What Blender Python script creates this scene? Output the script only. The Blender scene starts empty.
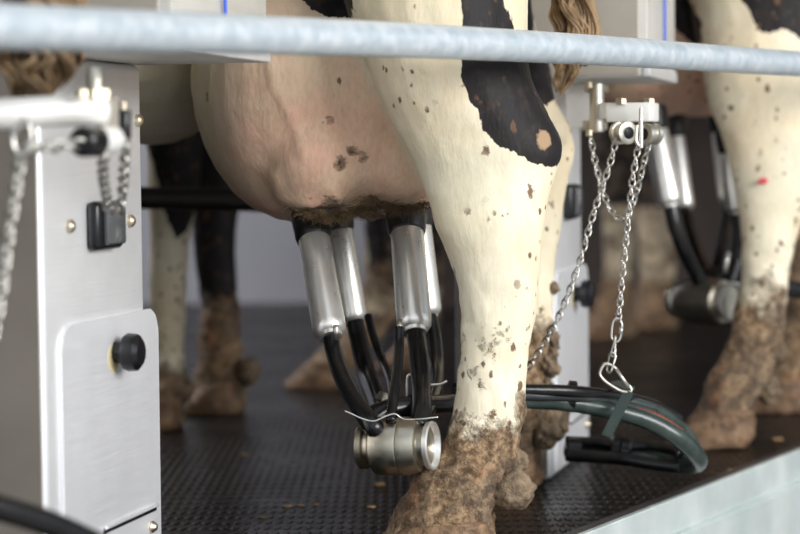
import bpy, bmesh, math, random
from mathutils import Vector, Matrix, noise, Euler
from mathutils.geometry import interpolate_bezier
random.seed(7)
S = bpy.context.scene
COL = S.collection
PI = math.pi

# ---------------------------------------------------------------- camera
FPX = 2200.0
CAMH = 0.40
PITCH = math.atan(112 / FPX)
ROLL = 0.011
fwd = Vector((0, math.cos(PITCH), -math.sin(PITCH)))
r0 = Vector((1, 0, 0)); u0 = Vector((0, math.sin(PITCH), math.cos(PITCH)))
RT = (r0 * math.cos(ROLL) - u0 * math.sin(ROLL)).normalized()
UP = (u0 * math.cos(ROLL) + r0 * math.sin(ROLL)).normalized()
CAM = Vector((0, 0, CAMH))
cd = bpy.data.cameras.new('camera'); cam = bpy.data.objects.new('camera', cd); COL.objects.link(cam)
m = Matrix((RT, UP, -fwd)).transposed().to_4x4(); m.translation = CAM
cam.matrix_world = m
cd.sensor_width = 36; cd.lens = 36 * FPX / 800
cd.clip_start = 0.05; cd.clip_end = 100
cd.dof.use_dof = True; cd.dof.focus_distance = 2.22; cd.dof.aperture_fstop = 4.4
S.camera = cam

def P(px, py, d):
    return CAM + fwd * d + RT * ((px - 400) / FPX * d) - UP * ((py - 267) / FPX * d)
def proj(v):
    w = v - CAM; d = w.dot(fwd)
    return 400 + w.dot(RT) / d * FPX, 267 - w.dot(UP) / d * FPX, d
def G(px, py, z=0.0):
    dr = fwd + RT * ((px - 400) / FPX) - UP * ((py - 267) / FPX)
    return CAM + dr * ((z - CAMH) / dr.z)

# ---------------------------------------------------------------- light, exposure
W = bpy.data.worlds.new('world'); S.world = W; W.use_nodes = True
wn = W.node_tree.nodes; wl = W.node_tree.links
bg = wn['Background']
# bright open side towards the yard (front right), dark barn behind
tc = wn.new('ShaderNodeTexCoord'); dp = wn.new('ShaderNodeVectorMath'); dp.operation = 'DOT_PRODUCT'; dp.inputs[1].default_value = (.50, -.80, .33)
mr = wn.new('ShaderNodeMapRange'); mr.inputs[1].default_value = -0.25; mr.inputs[2].default_value = 0.8
cr = wn.new('ShaderNodeValToRGB')
cr.color_ramp.elements[0].color = (0.07, 0.066, 0.06, 1); cr.color_ramp.elements[1].color = (0.86, 0.93, 1.0, 1)
wl.new(tc.outputs['Generated'], dp.inputs[0]); wl.new(dp.outputs['Value'], mr.inputs[0]); wl.new(mr.outputs[0], cr.inputs[0]); wl.new(cr.outputs[0], bg.inputs[0])
bg.inputs[1].default_value = 0.85

def area(name, loc, target, sx, sy, power, color):
    l = bpy.data.lights.new(name, 'AREA'); l.shape = 'RECTANGLE'; l.size = sx; l.size_y = sy
    l.energy = power; l.color = color
    o = bpy.data.objects.new(name, l); COL.objects.link(o); o.location = loc
    o.rotation_euler = (Vector(target) - Vector(loc)).to_track_quat('-Z', 'Y').to_euler()
    return o
area('daylight_opening', (3.1, -0.6, 1.5), (0.0, 2.5, 0.3), 2.6, 1.6, 165, (1.0, 0.985, 0.96))
area('daylight_front', (-0.8, -2.2, 2.2), (0.0, 2.5, 0.3), 2.6, 1.8, 6, (0.94, 0.98, 1.0))
area('back_wall_fill', (-1.9, 4.6, 2.4), (-0.8, 6.0, 0.2), 1.6, 1.0, 85, (0.95, 0.96, 1.0))  # added fill lamp that brightens the back wall, no known window there
S.view_settings.view_transform = 'Standard'; S.view_settings.look = 'None'
S.view_settings.gamma = 1; S.view_settings.use_curve_mapping = False
S.view_settings.exposure = 0.35

# ---------------------------------------------------------------- materials
MATS = {}
class NB:
    def __init__(s, name):
        s.m = bpy.data.materials.new(name); s.m.use_nodes = True
        s.n = s.m.node_tree.nodes; s.l = s.m.node_tree.links; s.b = s.n['Principled BSDF']
        s.tc = s.n.new('ShaderNodeTexCoord')
    def inp(s, sock, v):
        if hasattr(v, 'is_output') or isinstance(v, bpy.types.NodeSocket): s.l.new(v, sock)
        elif isinstance(v, (tuple, list)) and len(v) == 3 and len(sock.default_value) == 4: sock.default_value = (*v, 1)
        else: sock.default_value = v
    def noise(s, scale, detail=3, rough=.55, stretch=None, co='Object'):
        t = s.n.new('ShaderNodeTexNoise'); t.inputs['Scale'].default_value = scale
        t.inputs['Detail'].default_value = detail; t.inputs['Roughness'].default_value = rough
        if stretch:
            mp = s.n.new('ShaderNodeMapping'); mp.inputs['Scale'].default_value = stretch
            s.l.new(s.tc.outputs[co], mp.inputs[0]); s.l.new(mp.outputs[0], t.inputs[0])
        else: s.l.new(s.tc.outputs[co], t.inputs[0])
        return t.outputs[0]
    def vor(s, scale, rnd=1.0, co='Object', feat='F1', stretch=None):
        t = s.n.new('ShaderNodeTexVoronoi'); t.feature = feat; t.inputs['Scale'].default_value = scale
        t.inputs['Randomness'].default_value = rnd
        if stretch:
            mp = s.n.new('ShaderNodeMapping'); mp.inputs['Scale'].default_value = stretch
            s.l.new(s.tc.outputs[co], mp.inputs[0]); s.l.new(mp.outputs[0], t.inputs[0])
        else: s.l.new(s.tc.outputs[co], t.inputs[0])
        return t.outputs['Distance']
    def attr(s, name):
        t = s.n.new('ShaderNodeAttribute'); t.attribute_name = name; return t.outputs['Fac']
    def math(s, op, a, b=0.0, c=0.0):
        t = s.n.new('ShaderNodeMath'); t.operation = op
        s.inp(t.inputs[0], a); s.inp(t.inputs[1], b)
        if op == 'MULTIPLY_ADD': s.inp(t.inputs[2], c)
        return t.outputs[0]
    def rng(s, v, a, b, c=0.0, d=1.0):
        t = s.n.new('ShaderNodeMapRange'); s.inp(t.inputs[0], v)
        for i, x in enumerate((a, b, c, d)): t.inputs[i + 1].default_value = x
        return t.outputs[0]
    def mix(s, f, a, b):
        t = s.n.new('ShaderNodeMix'); t.data_type = 'RGBA'
        s.inp(t.inputs[0], f); s.inp(t.inputs[6], a); s.inp(t.inputs[7], b); return t.outputs[2]
    def bump(s, h, dist, strength=1.0, prev=None):
        t = s.n.new('ShaderNodeBump'); t.inputs['Distance'].default_value = dist; t.inputs['Strength'].default_value = strength
        s.l.new(h, t.inputs['Height'])
        if prev: s.l.new(prev, t.inputs['Normal'])
        s.l.new(t.outputs[0], s.b.inputs['Normal']); return t.outputs[0]
    def set(s, base=None, rough=None, metal=None, spec=None, **k):
        if base is not None: s.inp(s.b.inputs['Base Color'], base)
        if rough is not None: s.inp(s.b.inputs['Roughness'], rough)
        if metal is not None: s.inp(s.b.inputs['Metallic'], metal)
        if spec is not None: s.b.inputs['Specular IOR Level'].default_value = spec
        for a, v in k.items(): s.inp(s.b.inputs[a.replace('_', ' ')], v)
        return s.m

def steel(name, col, col2, r1, r2, stretch=(1, 1, 30), sc=12, metal=1.0, bump=0.0004):
    b = NB(name); n = b.noise(sc, 4, .6, stretch); n2 = b.noise(9, 4, .6)
    b.set(b.mix(b.rng(n2, .35, .7), col, col2), b.rng(n, .3, .7, r1, r2), metal)
    if bump: b.bump(n, bump)
    return b.m
M = {}
M['cabinet'] = steel('brushed_cabinet_steel', (.80, .80, .81), (.72, .72, .73), .36, .48, metal=.45)
M['box'] = steel('matt_box_steel', (.70, .68, .64), (.60, .57, .52), .45, .6, metal=.35)
M['cup'] = steel('polished_steel', (.86, .85, .82), (.76, .73, .67), .26, .36, (1, 1, 1), 60, metal=.78, bump=.0001)
M['claw'] = steel('worn_claw_steel', (.52, .49, .42), (.40, .36, .28), .26, .42, (1, 1, 1), 90, bump=.0002)
M['rim'] = steel('platform_rim_steel', (.78, .83, .81), (.60, .69, .68), .3, .5, (1, 1, 1), 14, metal=.45)
M['chain'] = steel('zinc_chain', (.70, .69, .66), (.45, .42, .37), .25, .4, (1, 1, 1), 80, bump=0)
M['zinc'] = steel('cast_zinc', (.66, .64, .58), (.5, .47, .4), .35, .5, (1, 1, 1), 60)
M['whitebar'] = steel('pale_bar_steel', (.86, .85, .82), (.74, .72, .68), .5, .65, (1, 1, 1), 40, metal=.2)
M['bolt'] = steel('yellow_zinc_bolt', (.66, .58, .45), (.5, .42, .3), .3, .5, (1, 1, 1), 60, bump=0)
b = NB('galvanised_rail'); n = b.noise(60, 5, .65, (1, 1, 1)); n2 = b.vor(70)
c = b.mix(b.rng(n, .35, .65), (.55, .63, .69), (.74, .77, .80)); c = b.mix(b.rng(n2, 0, .6, 0, .35), c, (.44, .52, .58))
b.set(c, b.rng(n, .3, .7, .38, .6), .4); b.bump(n, .0006); M['rail'] = b.m
def plain(name, col, rough=.5, metal=0., spec=.5, nz=None, bump=0.0005):
    b = NB(name)
    if nz:
        n = b.noise(nz[0], 4, .6); b.set(b.mix(b.rng(n, .35, .7), col, nz[1]), rough, metal, spec); b.bump(n, bump)
    else: b.set(col, rough, metal, spec)
    return b.m
M['rubber'] = plain('black_rubber', (.004, .004, .005), .24, 0, .38, nz=(45, (.011, .0105, .011)))
M['headrubber'] = plain('soft_black_rubber', (.008, .008, .011), .38, 0, .4, nz=(60, (.022, .019, .016)))
M['greenhose'] = plain('grey_green_hose', (.022, .034, .030), .27, nz=(40, (.048, .068, .060)))
M['greyhose'] = plain('dark_grey_hose', (.018, .021, .024), .3, nz=(40, (.03, .035, .037)))
M['redhose'] = plain('red_hose', (.22, .045, .02), .4)
M['strap'] = plain('green_grey_strap', (.022, .036, .032), .4, nz=(50, (.04, .06, .054)))
M['plastic'] = plain('black_plastic', (.006, .006, .008), .28, 0, .4)
M['clear'] = plain('smoked_plastic', (.09, .095, .10), .18)
M['bluecable'] = plain('blue_cable', (.01, .09, .62), .4)
M['darkrail'] = plain('black_painted_rail', (.006, .005, .004), .5, nz=(30, (.02, .014, .01)))
M['hair'] = plain('dirty_udder_hair', (.17, .11, .05), .7, nz=(50, (.035, .022, .010)))
M['tailhair'] = plain('soiled_tail_hair', (.36, .24, .13), .6, nz=(35, (.15, .09, .045)))
M['mudball'] = plain('caked_mud', (.26, .185, .115), .75, nz=(95, (.055, .035, .02)), bump=.006)
M['straw'] = plain('straw_crumb', (.24, .15, .07), .7)
b = NB('stained_cabinet_steel'); n = b.noise(12, 4, .6, (1, 1, 30)); n2 = b.noise(9, 4, .6)
b.set(b.mix(b.rng(n2, .35, .7), (.82, .82, .84), (.75, .75, .77)), b.rng(n, .3, .7, .36, .5), .42); b.bump(n, .0002); M['plate'] = b.m
M['taupe'] = plain('taupe_face_shade', (.235, .205, .175), .5, 0, .4, nz=(7, (.18, .155, .13)), bump=.0001)  # darker tone that paints shade onto the cabinet's left face
M['beige'] = plain('beige_grey_and_shade', (.40, .365, .315), .5, 0, .4, nz=(7, (.34, .305, .26)), bump=.0001)  # beige-grey of the bracket block; on box fronts it stands in for shade
M['rust'] = plain('rust_stain', (.66, .56, .32), .6)

# floor mat: raised studs
b = NB('studded_rubber_mat')
v = b.vor(92, 0.0, stretch=(.96, .30, 0.0)); h = b.rng(v, .20, .40, 1, 0); n = b.noise(5, 4, .6); n2 = b.noise(60, 3, .6)
b.set(b.mix(b.rng(n, .45, .75), (.005, .0045, .005), (.018, .013, .010)), b.math('ADD', b.rng(n, .3, .7, .18, .34), b.rng(n2, .3, .7, 0, .10)), 0, .09)
b.bump(h, .004); M['mat'] = b.m
M['matedge'] = plain('mat_edge_rubber', (.035, .032, .033), .45, nz=(40, (.06, .055, .055)))
M['concrete'] = plain('concrete', (.36, .35, .33), .8, nz=(8, (.26, .25, .24)))
M['wallgrey'] = plain('pale_wall', (.34, .335, .36), .6, nz=(2, (.27, .265, .29)))
M['walldark'] = plain('dark_wall', (.022, .015, .012), .7, nz=(3, (.05, .03, .022)))
M['ceil'] = plain('dark_ceiling', (.05, .045, .04), .8)

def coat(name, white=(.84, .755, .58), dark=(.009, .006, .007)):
    b = NB(name)
    n1 = b.noise(9, 4, .6); n2 = b.noise(60, 4, .65); n3 = b.noise(170, 3, .6, (1, 1, .35)); n4 = b.noise(26, 4, .6)
    c = b.mix(b.rng(n1, .4, .66, 0, .8), white, (.72, .57, .36))
    c = b.mix(b.rng(b.noise(6, 3, .6), .48, .68, 0, .45), c, (.60, .58, .42))
    c = b.mix(b.rng(n4, .52, .75, 0, .35), c, (.55, .50, .36))
    c = b.mix(b.rng(n3, .35, .7, 0, .28), c, (.62, .53, .38))
    # udder skin
    pn = b.noise(14, 4, .6); pk = b.mix(b.rng(pn, .38, .66), (.74, .53, .37), (.76, .44, .33))
    pk = b.mix(b.rng(b.noise(220, 3, .6, (1, 1, .4)), .4, .7, 0, .4), pk, (.46, .32, .18))
    c = b.mix(b.attr('pink'), c, pk)
    # dark patches with a hairy edge
    e = b.math('ADD', b.attr('patch'), b.math('MULTIPLY', b.math('SUBTRACT', n3, .5), .55))
    e = b.math('ADD', e, b.math('MULTIPLY', b.math('SUBTRACT', n4, .5), .3))
    dk = b.mix(b.rng(n2, .54, .76, 0, .45), dark, (.075, .048, .028))
    c = b.mix(b.rng(e, .47, .53), c, dk)
    # bare tan scab
    c = b.mix(b.rng(b.math('ADD', b.attr('scab'), b.math('MULTIPLY', b.math('SUBTRACT', n2, .5), .8)), .45, .6), c, (.36, .235, .14))
    # splashes: thin specks
    sv = b.vor(42, 1.0, stretch=(1, 1, .62)); svn = b.math('ADD', sv, b.math('MULTIPLY', b.math('SUBTRACT', b.noise(130, 3, .7), .5), .5))
    gate = b.noise(13, 2, .5)
    spk = b.math('MULTIPLY', b.rng(svn, .11, .17, 1, 0), b.rng(b.math('ADD', gate, b.math('MULTIPLY', b.attr('splash'), .32)), .58, .66))
    sv2 = b.vor(85, 1.0, stretch=(1, 1, .7)); sv2 = b.math('ADD', sv2, b.math('MULTIPLY', b.math('SUBTRACT', b.noise(200, 3, .7), .5), .5))
    gate2 = b.noise(19, 3, .6)
    spk2 = b.math('MULTIPLY', b.rng(sv2, .16, .24, 1, 0), b.rng(b.math('ADD', gate2, b.math('MULTIPLY', b.attr('splash'), .26)), .60, .68))
    spk = b.math('MAXIMUM', spk, spk2)
    c = b.mix(b.math('MULTIPLY', spk, .92), c, (.12, .060, .028))
    # caked mud
    mn = b.noise(30, 6, .7); mc = b.mix(b.rng(b.noise(95, 6, .75), .42, .6), (.13, .075, .038), (.46, .31, .18))
    mc = b.mix(b.rng(b.noise(16, 4, .6), .45, .65, 0, .7), mc, (.11, .085, .065))
    mc = b.mix(b.rng(b.noise(22, 4, .6), .58, .72, 0, .7), mc, (.42, .16, .07))
    mc = b.mix(b.rng(b.noise(32, 5, .7), .5, .68, 0, .6), mc, (.05, .03, .018))
    me = b.math('ADD', b.attr('mud'), b.math('MULTIPLY', b.math('SUBTRACT', mn, .5), 1.5))
    c = b.mix(b.rng(me, .42, .66), c, mc)
    b.set(c, .62, 0, .3)
    b.b.inputs['Sheen Weight'].default_value = .05
    h = b.math('ADD', b.math('MULTIPLY', n3, .17), b.math('MULTIPLY', b.rng(me, .4, .7), b.math('ADD', mn, b.math('MULTIPLY', b.noise(110, 5, .7), 1.6))))
    b.bump(h, .0055, .9)
    return b.m
M['coat'] = coat('cow_coat')
M['coat2'] = coat('cow_coat_shaded', (.30, .235, .19))  # darker coat copy, shadow on the background cows put into the colour
M['hoof'] = plain('muddy_hoof', (.10, .055, .028), .65, nz=(55, (.30, .18, .10)), bump=.008)

# ---------------------------------------------------------------- mesh helpers
def link(name, me, mat=None, parent=None, smooth=True, world=False):
    o = bpy.data.objects.new(name, me); COL.objects.link(o)
    if mat is not None and not len(me.materials): me.materials.append(M[mat] if isinstance(mat, str) else mat)
    if smooth: me.polygons.foreach_set('use_smooth', [True] * len(me.polygons))
    if parent is not None:
        o.parent = parent
        if world: o.matrix_parent_inverse = parent.matrix_world.inverted()
    return o
def tomesh(bm, name='m'):
    bmesh.ops.recalc_face_normals(bm, faces=bm.faces)
    me = bpy.data.meshes.new(name); bm.to_mesh(me); bm.free(); return me
def autosmooth(o, ang=35):
    me = o.data
    bm = bmesh.new(); bm.from_mesh(me)
    for e in bm.edges:
        if len(e.link_faces) == 2 and e.calc_face_angle(0) > math.radians(ang): e.smooth = False
    bm.to_mesh(me); bm.free()
def tag(o, label=None, cat=None, group=None, kind=None):
    if label: o['label'] = label
    if cat: o['category'] = cat
    if group: o['group'] = group
    if kind: o['kind'] = kind
    return o
def empty(name, loc=(0, 0, 0), rz=0.0):
    o = bpy.data.objects.new(name, None); COL.objects.link(o); o.location = loc; o.rotation_euler = (0, 0, rz)
    o.empty_display_size = .02
    o.matrix_world = Matrix.Translation(loc) @ Matrix.Rotation(rz, 4, 'Z')
    return o
def box_bm(x0, x1, y0, y1, z0, z1, bev=0.0, seg=3, bm=None):
    b2 = bmesh.new(); bmesh.ops.create_cube(b2, size=1)
    for v in b2.verts: v.co = Vector((x0 + (v.co.x + .5) * (x1 - x0), y0 + (v.co.y + .5) * (y1 - y0), z0 + (v.co.z + .5) * (z1 - z0)))
    if bev: bmesh.ops.bevel(b2, geom=b2.edges[:], offset=bev, segments=seg, affect='EDGES', profile=.5)
    if bm is None: return b2
    me = bpy.data.meshes.new('t'); b2.to_mesh(me); b2.free(); bm.from_mesh(me); return bm
def boxo(name, dims, mat, parent, bev=0.0, seg=3):
    o = link(name, tomesh(box_bm(*dims, bev, seg)), mat, parent); autosmooth(o); return o
def frame(t, hint=Vector((0, 0, 1))):
    t = t.normalized()
    if abs(t.dot(hint)) > .95: hint = Vector((1, 0, 0))
    a = t.cross(hint).normalized(); b_ = a.cross(t).normalized(); return a, b_
def rings(bm, ring_list, cap=True, closed=False):
    vs = [[bm.verts.new(p) for p in r] for r in ring_list]
    n = len(vs[0])
    rng = range(len(vs) if closed else len(vs) - 1)
    for i in rng:
        j = (i + 1) % len(vs)
        for k in range(n): bm.faces.new((vs[i][k], vs[i][(k + 1) % n], vs[j][(k + 1) % n], vs[j][k]))
    if cap and not closed:
        bm.faces.new(vs[0][::-1]); bm.faces.new(vs[-1])
def crom(pts, per=8, rad=None):
    out = []; rr = []
    n = len(pts)
    for i in range(n - 1):
        p0 = pts[max(i - 1, 0)]; p1 = pts[i]; p2 = pts[i + 1]; p3 = pts[min(i + 2, n - 1)]
        for k in range(per):
            t = k / per
            out.append(.5 * ((2 * p1) + (p2 - p0) * t + (2 * p0 - 5 * p1 + 4 * p2 - p3) * t * t + (3 * p1 - p0 - 3 * p2 + p3) * t ** 3))
            if rad: rr.append(rad[i] * (1 - t) + rad[i + 1] * t)
    out.append(pts[-1])
    if rad: rr.append(rad[-1]); return out, rr
    return out
def tube_bm(pts, r, per=8, seg=14, bm=None, smooth=True, cap=True):
    pts = [Vector(p) for p in pts]
    rad = r if isinstance(r, (list, tuple)) else [r] * len(pts)
    if smooth and len(pts) > 2: pts, rad = crom(pts, per, list(rad))
    bm = bm or bmesh.new(); RL = []; a = None
    for i, p in enumerate(pts):
        t = (pts[min(i + 1, len(pts) - 1)] - pts[max(i - 1, 0)]).normalized()
        if a is None: a, b_ = frame(t)
        else:
            a = (a - t * a.dot(t)).normalized(); b_ = t.cross(a)
        b_ = t.cross(a).normalized()
        RL.append([p + (a * math.cos(2 * PI * k / seg) + b_ * math.sin(2 * PI * k / seg)) * rad[i] for k in range(seg)])
    rings(bm, RL, cap); return bm
def lathe_bm(A, B, prof, seg=32, bm=None):
    """prof: (t 0..1 along A-B, radius)"""
    A = Vector(A); B = Vector(B); a, b_ = frame(B - A); bm = bm or bmesh.new()
    rings(bm, [[A.lerp(B, t) + (a * math.cos(2 * PI * k / seg) + b_ * math.sin(2 * PI * k / seg)) * max(r, 1e-5) for k in range(seg)] for t, r in prof])
    return bm
def tubeo(name, pts, r, mat, parent=None, **k):
    return link(name, tomesh(tube_bm(pts, r, **k)), mat, parent)
def latheo(name, A, B, prof, mat, parent=None, seg=32):
    o = link(name, tomesh(lathe_bm(A, B, prof, seg)), mat, parent); autosmooth(o, 30); return o

# ---------------------------------------------------------------- setting
RIMDIR = Vector((.475, .88, 0)).normalized()
INW = Vector((-RIMDIR.y, RIMDIR.x, 0))
RP = G(590, 535); RQ = G(800, 452.5)
RIMDIR = (RQ - RP).normalized(); INW = Vector((-RIMDIR.y, RIMDIR.x, 0))
def strip(s0, s1, w0, w1, z0, z1, n=1):
    bm = bmesh.new()
    vs = []
    for s in (s0, s1):
        for w, z in ((w0, z0), (w1, z0), (w1, z1), (w0, z1)):
            q = RP + RIMDIR * s + INW * w; vs.append(bm.verts.new((q.x, q.y, z)))
    for f in ((0, 1, 2, 3), (7, 6, 5, 4), (0, 4, 5, 1), (1, 5, 6, 2), (2, 6, 7, 3), (3, 7, 4, 0)): bm.faces.new([vs[i] for i in f])
    return bm
def struct(name, me, mat, smooth=False):
    o = link(name, me, mat, None, smooth); o['kind'] = 'structure'; return o
struct('floor', tomesh(strip(-3, 7, .022, 8, -.05, 0)), 'mat')
struct('trim_1', tomesh(strip(-3, 7, .004, .022, -.05, .003)), 'matedge')
bm = strip(-3, 7, -.006, .004, -.034, .0055); bmesh.ops.bevel(bm, geom=bm.edges[:], offset=.002, segments=2, affect='EDGES')
o = struct('trim_2', tomesh(bm), 'rim', True); autosmooth(o)
bm = strip(-3, 7, -.016, .004, -.40, -.034); bmesh.ops.bevel(bm, geom=bm.edges[:], offset=.005, segments=3, affect='EDGES')
o = struct('trim_3', tomesh(bm), 'rim', True); autosmooth(o)
struct('ground', tomesh(box_bm(-6, 8, -4, 10, -.95, -.85)), 'concrete')
struct('wall_back', tomesh(box_bm(-4.5, -.02, 6.0, 6.15, -.85, 3.2)), 'wallgrey')
struct('wall_centre', tomesh(box_bm(-.05, 5.5, 5.7, 5.85, -.85, 3.2)), 'walldark')
struct('wall_left', tomesh(box_bm(-4.6, -4.5, 1.5, 6.1, -.85, 3.2)), 'walldark')
struct('ceiling', tomesh(box_bm(-4.6, 5.5, 1.8, 6.2, 3.2, 3.3)), 'ceil')

# ---------------------------------------------------------------- stall posts and control boxes
RZ = math.atan2(-.24, .971)
def rounded_plate(y0, y1, z0, z1, r, x0, x1):
    bm = bmesh.new(); pr = []
    def arc(cy, cz, a0, a1):
        for k in range(7):
            a = math.radians(a0 + (a1 - a0) * k / 6); pr.append((cy + r * math.cos(a), cz + r * math.sin(a)))
    pr.append((y0, z0)); pr.append((y1, z0)); arc(y1 - r, z1 - r, 0, 90); arc(y0 + r, z1 - r, 90, 180)
    A = [bm.verts.new((x0, a, c)) for a, c in pr]; B = [bm.verts.new((x1, a, c)) for a, c in pr]
    bm.faces.new(A[::-1]); bm.faces.new(B)
    for i in range(len(pr)):
        j = (i + 1) % len(pr); bm.faces.new((A[i], A[j], B[j], B[i]))
    ed = [e for e in bm.edges if all(abs(v.co.x - x1) < 1e-6 for v in e.verts)]
    bmesh.ops.bevel(bm, geom=ed, offset=.0015, segments=2, affect='EDGES')
    return bm
def post(loc, label):
    t = empty('stall_post', loc, RZ); tag(t, label, 'stall post', 'steel stall posts along the platform')
    boxo('cabinet', (-.12, 0, 0, .25, 0, .49), 'cabinet', t, .008, 4)
    boxo('shaded_side_face', (-.115, -.004, -.0015, .0005, .006, .484), 'taupe', t, .0006, 1)['label'] = 'left face with its shade painted in taupe'  # thin skin over the steel, carries this side's shade in its colour
    o = link('cover_plate', tomesh(rounded_plate(.03, .275, .008, .253, .022, 0, .004)), 'plate', t); autosmooth(o)
    k = latheo('knob', (.004, .158, .219), (.030, .158, .219), [(0, .010), (.3, .010), (.38, .0165), (.5, .0180), (.85, .0172), (1, .012)], 'plastic', t, 12)
    k2 = latheo('rust_ring', (.0040, .152, .214), (.0043, .152, .214), [(0, .0135), (1, .0135)], 'rust', t, 24); k2['label'] = 'yellowish rust stain around the knob'
    l = boxo('latch', (0, .013, .100, .165, .316, .361), 'plastic', t, .006, 3)
    boxo('latch_cover', (.0125, .017, .112, .160, .321, .356), 'clear', l, .0035, 2)
    for y, z in ((.06, .340), (.21, .340), (.235, .436), (.245, .040)):
        latheo('bolt', (0, y, z), (.006 if z > .1 else .010, y, z), [(0, .006), (.6, .006), (1, .003)], 'bolt', t, 12)
    boxo('handle_slot', (.0035, .0058, .12, .258, .054, .0575), 'plastic', t, .0008, 1)
    o = tubeo('handle_rod', [(.006, .12, .0595), (.006, .2, .0595), (.006, .258, .0595)], .0018, 'cabinet', t)
    c = empty('control_box', loc, RZ)
    tag(c, label.replace('stall post', 'control box') , 'control box', 'steel control boxes above the stall posts')
    boxo('housing', (-.05, .122, 0, .27, .4905, .95), 'box', c, .003, 2)
    boxo('shaded_front_face', (-.047, .110, -.0015, .0005, .493, .947), 'beige', c, .0006, 1)['label'] = 'front face with its shade painted in beige-grey'  # skin with the box front's darker shading put into its colour
    boxo('lower_lip', (.116, .1245, -.0025, .272, .4905, .505), 'cabinet', c, .001, 1)
    tubeo('cable', [(.126, .13, .47 + .05), (.1255, .135, .7), (.1255, .13, .945)], .0017, 'bluecable', c)['label'] = 'thin bright blue cable'
    return t, c
lp = P(43, 300, 1.90); mp_ = P(551, 482, 2.69)
LO = Vector((lp.x, lp.y, 0)); MO = Vector((mp_.x, mp_.y, 0)); RO = MO + Vector((.493, .80, 0))
_, c1 = post(LO, 'large blurred grey steel stall post at the left with black knob and latch')
c1['label'] = 'grey steel control box at the upper left, partly behind the rail'
_, c2 = post(MO, 'narrow grey steel stall post behind the centre cow hind legs')
c2['label'] = 'beige grey steel control box above the chain bracket, with blue cable'
_, c3 = post(RO, 'farthest steel stall post, only a sliver at the right edge by the hoof')
c3['label'] = 'farthest steel control box, behind the right cow at the picture edge'

# rails
o = tubeo('safety_rail', [P(-420, 2, 1.15), P(0, 26, 1.43), P(200, 33, 1.65), P(400, 40, 1.91), P(600, 50.5, 2.22), P(800, 64, 2.66), P(1150, 86, 3.9)], .0152, 'rail', seg=40, per=16)
tag(o, 'long galvanised steel tube rail crossing the whole top of the picture', 'rail')
o = tubeo('breast_rail', [P(-300, 196, 2.86), P(150, 198, 2.98), P(345, 204, 3.05), P(560, 208, 3.12)], .0155, 'darkrail')
tag(o, 'dark horizontal stall rail behind the udder of the centre cow', 'rail')
o = tubeo('drain_hose', [P(-60, 490, 1.50), P(0, 508, 1.53), P(50, 524, 1.56), P(110, 552, 1.6)], .0095, 'rubber')
tag(o, 'blurred black hose crossing the bottom left corner', 'hose')

# ---------------------------------------------------------------- cows
def loft(bm, L, seg=20, per=5):
    """L: list of (centre, a vector, b vector)"""
    C = [x[0] for x in L]; A = [x[1] for x in L]; B = [x[2] for x in L]
    C = crom(C, per); A = crom(A, per); B = crom(B, per)
    rings(bm, [[c + a * math.cos(2 * PI * k / seg) + b_ * math.sin(2 * PI * k / seg) for k in range(seg)] for c, a, b_ in zip(C, A, B)])
def ell(bm, c, r, rz=0.0, seg=28):
    mt = Matrix.Translation(c) @ Matrix.Rotation(rz, 4, 'Z') @ Matrix.Diagonal((*r, 1))
    bmesh.ops.create_uvsphere(bm, u_segments=seg, v_segments=seg // 2, radius=1, matrix=mt)
def legprof(bm, rows, dshift=0.0):
    """rows: (py, left, right, depth, half thickness)"""
    L = []
    for py, l, r, d, th in rows:
        c = P((l + r) / 2, py, d); w = (r - l) / 2 / FPX * d
        L.append((c, Vector((w, 0, 0)), Vector((0, th, 0))))
    loft(bm, L)
def sdpoly(x, y, poly):
    inside = False; best = 1e9; n = len(poly)
    for i in range(n):
        x1, y1 = poly[i]; x2, y2 = poly[(i + 1) % n]
        if (y1 > y) != (y2 > y) and x < (x2 - x1) * (y - y1) / (y2 - y1) + x1: inside = not inside
        dx, dy = x2 - x1, y2 - y1; L2 = dx * dx + dy * dy or 1e-9
        t = max(0, min(1, ((x - x1) * dx + (y - y1) * dy) / L2))
        q = math.hypot(x - x1 - t * dx, y - y1 - t * dy)
        if q < best: best = q
    return best if inside else -best
def torso(bm, H, h, sc=1.0, zoff=0.0, ws=1.0):
    h = Vector((*h, 0)).normalized(); lat = Vector((-h.y, h.x, 0))
    R = [(-.2, .08, 1.12, .12), (-.12, .17, 1.02, .25), (.05, .215, .97, .34), (.2, .235, .96, .36), (.45, .32, .95, .385), (.7, .36, .93, .40), (1.0, .31, .94, .36),
         (1.22, .2, 1.0, .27), (1.42, .12, 1.08, .18), (1.62, .09, 1.16, .13), (1.74, .105, 1.19, .12), (1.9, .085, 1.12, .10), (2.08, .06, 1.03, .08)]
    loft(bm, [(Vector((H[0], H[1], zoff)) + h * s * sc + Vector((0, 0, z)), lat * w * ws, Vector((0, 0, hh))) for s, w, z, hh in R], 28)
    for sd in (-1, 1):   # ears
        e = Vector((H[0], H[1], zoff + 1.27)) + h * 1.68 * sc + lat * sd * .14
        ell(bm, e, (.03, .09, .035), math.atan2(h.y, h.x))
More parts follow.
